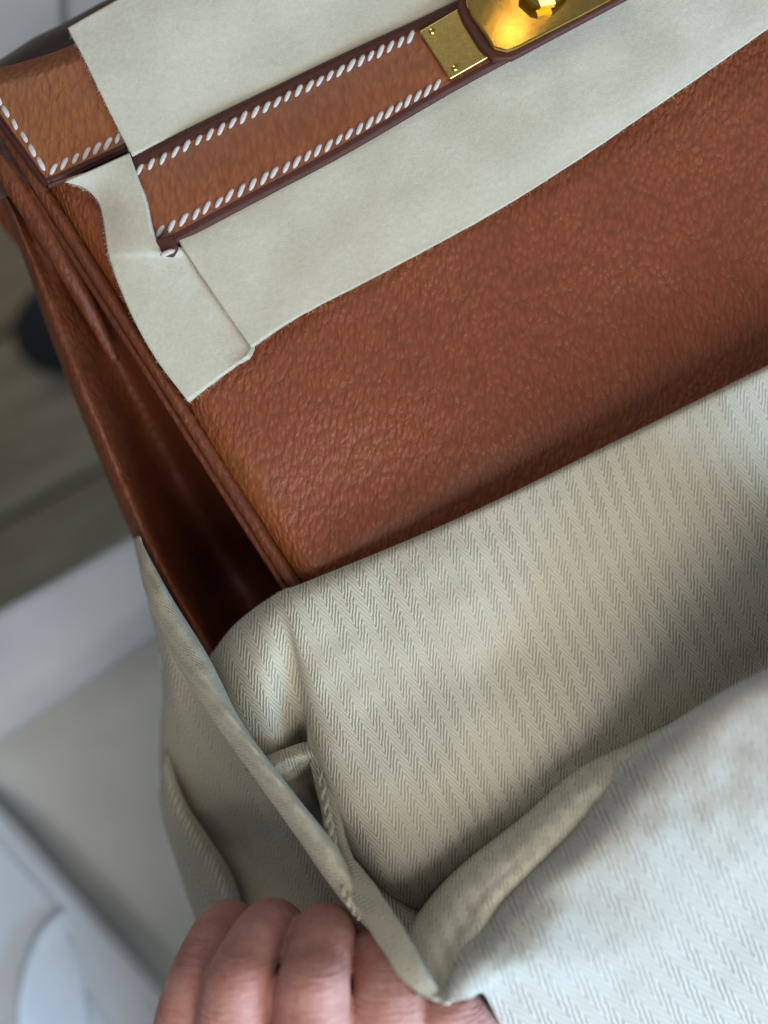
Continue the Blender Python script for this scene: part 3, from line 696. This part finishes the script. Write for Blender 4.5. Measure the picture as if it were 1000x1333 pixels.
# ---------------------------------------------------------------- the hand
hand = thing('hand', P(380, 1700, 10), 'bare hand with curled fingers gripping the rim of the cloth bag', 'hand')
def capsule(bm, pts, rad, sub=10):
    P3 = spline(pts, (len(pts)-1)*sub+1); RR = [r.x for r in spline([(r, 0, 0) for r in rad], len(P3))]
    n = 20; rings = []
    for j, p in enumerate(P3):
        t = (P3[min(j+1, len(P3)-1)]-P3[max(j-1, 0)]).normalized()
        ref = Vector((1, 0, 0)); y = t.cross(ref).normalized(); x = y.cross(t)
        rings.append([bm.verts.new(p+(x*math.cos(2*math.pi*i/n)*RR[j]+y*math.sin(2*math.pi*i/n)*RR[j]*0.95)) for i in range(n)])
    for j in range(len(rings)-1):
        for i in range(n): bm.faces.new((rings[j][i], rings[j][(i+1) % n], rings[j+1][(i+1) % n], rings[j+1][i]))
    for ring, s in ((rings[0], -1), (rings[-1], 1)):       # domed ends
        c = sum((v.co for v in ring), Vector())/n
        k = 0 if s < 0 else len(P3)-1
        t = (P3[1]-P3[0]).normalized() if s < 0 else (P3[-1]-P3[-2]).normalized()
        prev = ring
        for (q, h) in ((0.85, 0.5), (0.5, 0.85)):
            cur = [bm.verts.new(c+(v.co-c)*q+t*s*h*RR[k]) for v in ring]
            for i in range(n): bm.faces.new((prev[i], prev[(i+1) % n], cur[(i+1) % n], cur[i]) if s > 0 else (prev[(i+1) % n], prev[i], cur[i], cur[(i+1) % n]))
            prev = cur
        tip = bm.verts.new(c+t*s*RR[k])
        for i in range(n): bm.faces.new((prev[i], prev[(i+1) % n], tip) if s > 0 else (prev[(i+1) % n], prev[i], tip))
bm = bmesh.new()
F = {  # MCP, mid proximal, PIP, mid, DIP, tip (curling away under the cloth) : photograph px, z mm, radius mm
 'little': ([(150, 1640, 6), (205, 1470, 12), (249, 1310, 20), (264, 1255, 17), (294, 1205, 6), (322, 1215, -12)], [9.5, 7.8, 7.9, 6.9, 6.6, 6.0]),
 'ring': ([(270, 1660, 14), (288, 1480, 21), (306, 1310, 28), (322, 1255, 25), (352, 1208, 12), (374, 1220, -6)], [10.5, 8.6, 8.7, 7.8, 7.4, 6.8]),
 'middle': ([(410, 1680, 16), (405, 1490, 23), (406, 1312, 31), (412, 1262, 28), (422, 1216, 15), (430, 1226, -4)], [10.8, 8.9, 9.0, 8.1, 7.8, 7.0]),
 'index': ([(540, 1700, 14), (520, 1500, 22), (510, 1335, 26), (506, 1285, 24), (490, 1246, 11), (480, 1240, -6)], [10.8, 9.4, 9.6, 9.2, 8.4, 7.4]),
}
for k, (pts, rad) in F.items(): capsule(bm, [P(*p) for p in pts], [r*0.001 for r in rad])
capsule(bm, [P(245, 1345, 6), P(330, 1350, 15), P(430, 1350, 18), P(505, 1370, 16)], [0.006, 0.0085, 0.0085, 0.007])
capsule(bm, [P(300, 1290, 4), P(350, 1285, 13), P(430, 1280, 15), P(495, 1290, 13)], [0.005, 0.0075, 0.0075, 0.007])
capsule(bm, [P(560, 1850, 0), P(640, 1700, 8), P(640, 1500, 16), P(612, 1380, 22), P(582, 1318, 26)], [0.014, 0.0125, 0.0110, 0.0102, 0.0086])
for a in ((150, 1640, 8), (270, 1660, 16), (410, 1680, 18), (550, 1700, 14)):      # metacarpals make the back of the hand
    capsule(bm, [P(*a), P(lerp(a[0], 380, .35), 1900, a[2]-4), P(lerp(a[0], 380, .5), 2150, -2)], [0.0115, 0.015, 0.017])
capsule(bm, [P(330, 1950, 4), P(360, 2200, -2), P(370, 2600, -8)], [0.022, 0.022, 0.024])
capsule(bm, [P(430, 1950, 4), P(420, 2200, -2), P(410, 2600, -8)], [0.022, 0.021, 0.024])
me = bpy.data.meshes.new('palm_and_fingers')
base = ORG[hand.name]
for v in bm.verts: v.co -= base
bmesh.ops.recalc_face_normals(bm, faces=bm.faces)
bm.to_mesh(me); bm.free(); me.materials.append(M['skin'])
ho = bpy.data.objects.new('palm_and_fingers', me); C.collection.objects.link(ho); ho.parent = hand
rm = ho.modifiers.new('remesh', 'REMESH'); rm.mode = 'VOXEL'; rm.voxel_size = 0.0005; rm.use_smooth_shade = True
sm = ho.modifiers.new('smooth', 'SMOOTH'); sm.factor = 0.5; sm.iterations = 10

# ---------------------------------------------------------------- loose fibres along cut felt and cloth edges
def fuzz(parent, name, paths, n, lmin, lmax, mat):
    vs = []; f = []; b = 0
    for path in paths:
        pts = [P(*p) for p in spline(path, 200)]
        for k in range(n):
            q = random.random()*198; i = int(q); p = pts[i].lerp(pts[i+1], q-i)
            d = Vector((random.gauss(0, 1), random.gauss(0, 1), random.gauss(0, .6))).normalized()
            L = random.uniform(lmin, lmax)*0.001; e = Vector((random.gauss(0, 1), random.gauss(0, 1), random.gauss(0, 1)))*0.00018
            p = p+Vector((0, 0, -random.random()*0.0015)); sd = d.cross(Vector((0.3, 0.2, 1))).normalized()*0.000028
            vs += [p-sd, p+sd, p+d*L*.5+sd+e, p+d*L*.5-sd+e, p+d*L+e*2]
            f += [(b, b+1, b+2, b+3), (b+3, b+2, b+4)]; b += 5
    o = link(name, vs, f, mat, parent, [(0, 0)]*len(vs)); o['kind'] = 'stuff'
    return o
fuzz(fp, 'felt_fibres', [[(327, 452, 4), (390, 411, 3.2), (530, 338, 2.2), (690, 248, 2), (870, 128, 2), (1010, 30, 2.2)],
                         [(x, y, z) for (x, y), z in zip(LB, ZL)], [(245, 523, 1.6), (283, 493, 2.5), (321, 463, 3.0), (328, 450, 4)],
                         [(236, 322, 5), (282, 388, 4.3), (327, 452, 4)]], 700, 0.25, 0.75, M['felt'])
fuzz(fu, 'felt_fibres', [[(88, 36, 6.5), (108, 74, 6.6), (140, 140, 6.2), (172, 203, 5.4)], [(172, 203, 5.4), (262, 158, 3.4), (402, 92, 3), (600, 0, 3)]], 500, 0.25, 0.7, M['felt'])
fuzz(db, 'cloth_fibres', [[(320, 803, -7), (362, 773, -1), (404, 757, 3), (600, 674, 10), (800, 576, 13), (1000, 475, 14)]], 1500, 0.15, 0.5, M['cloth'])
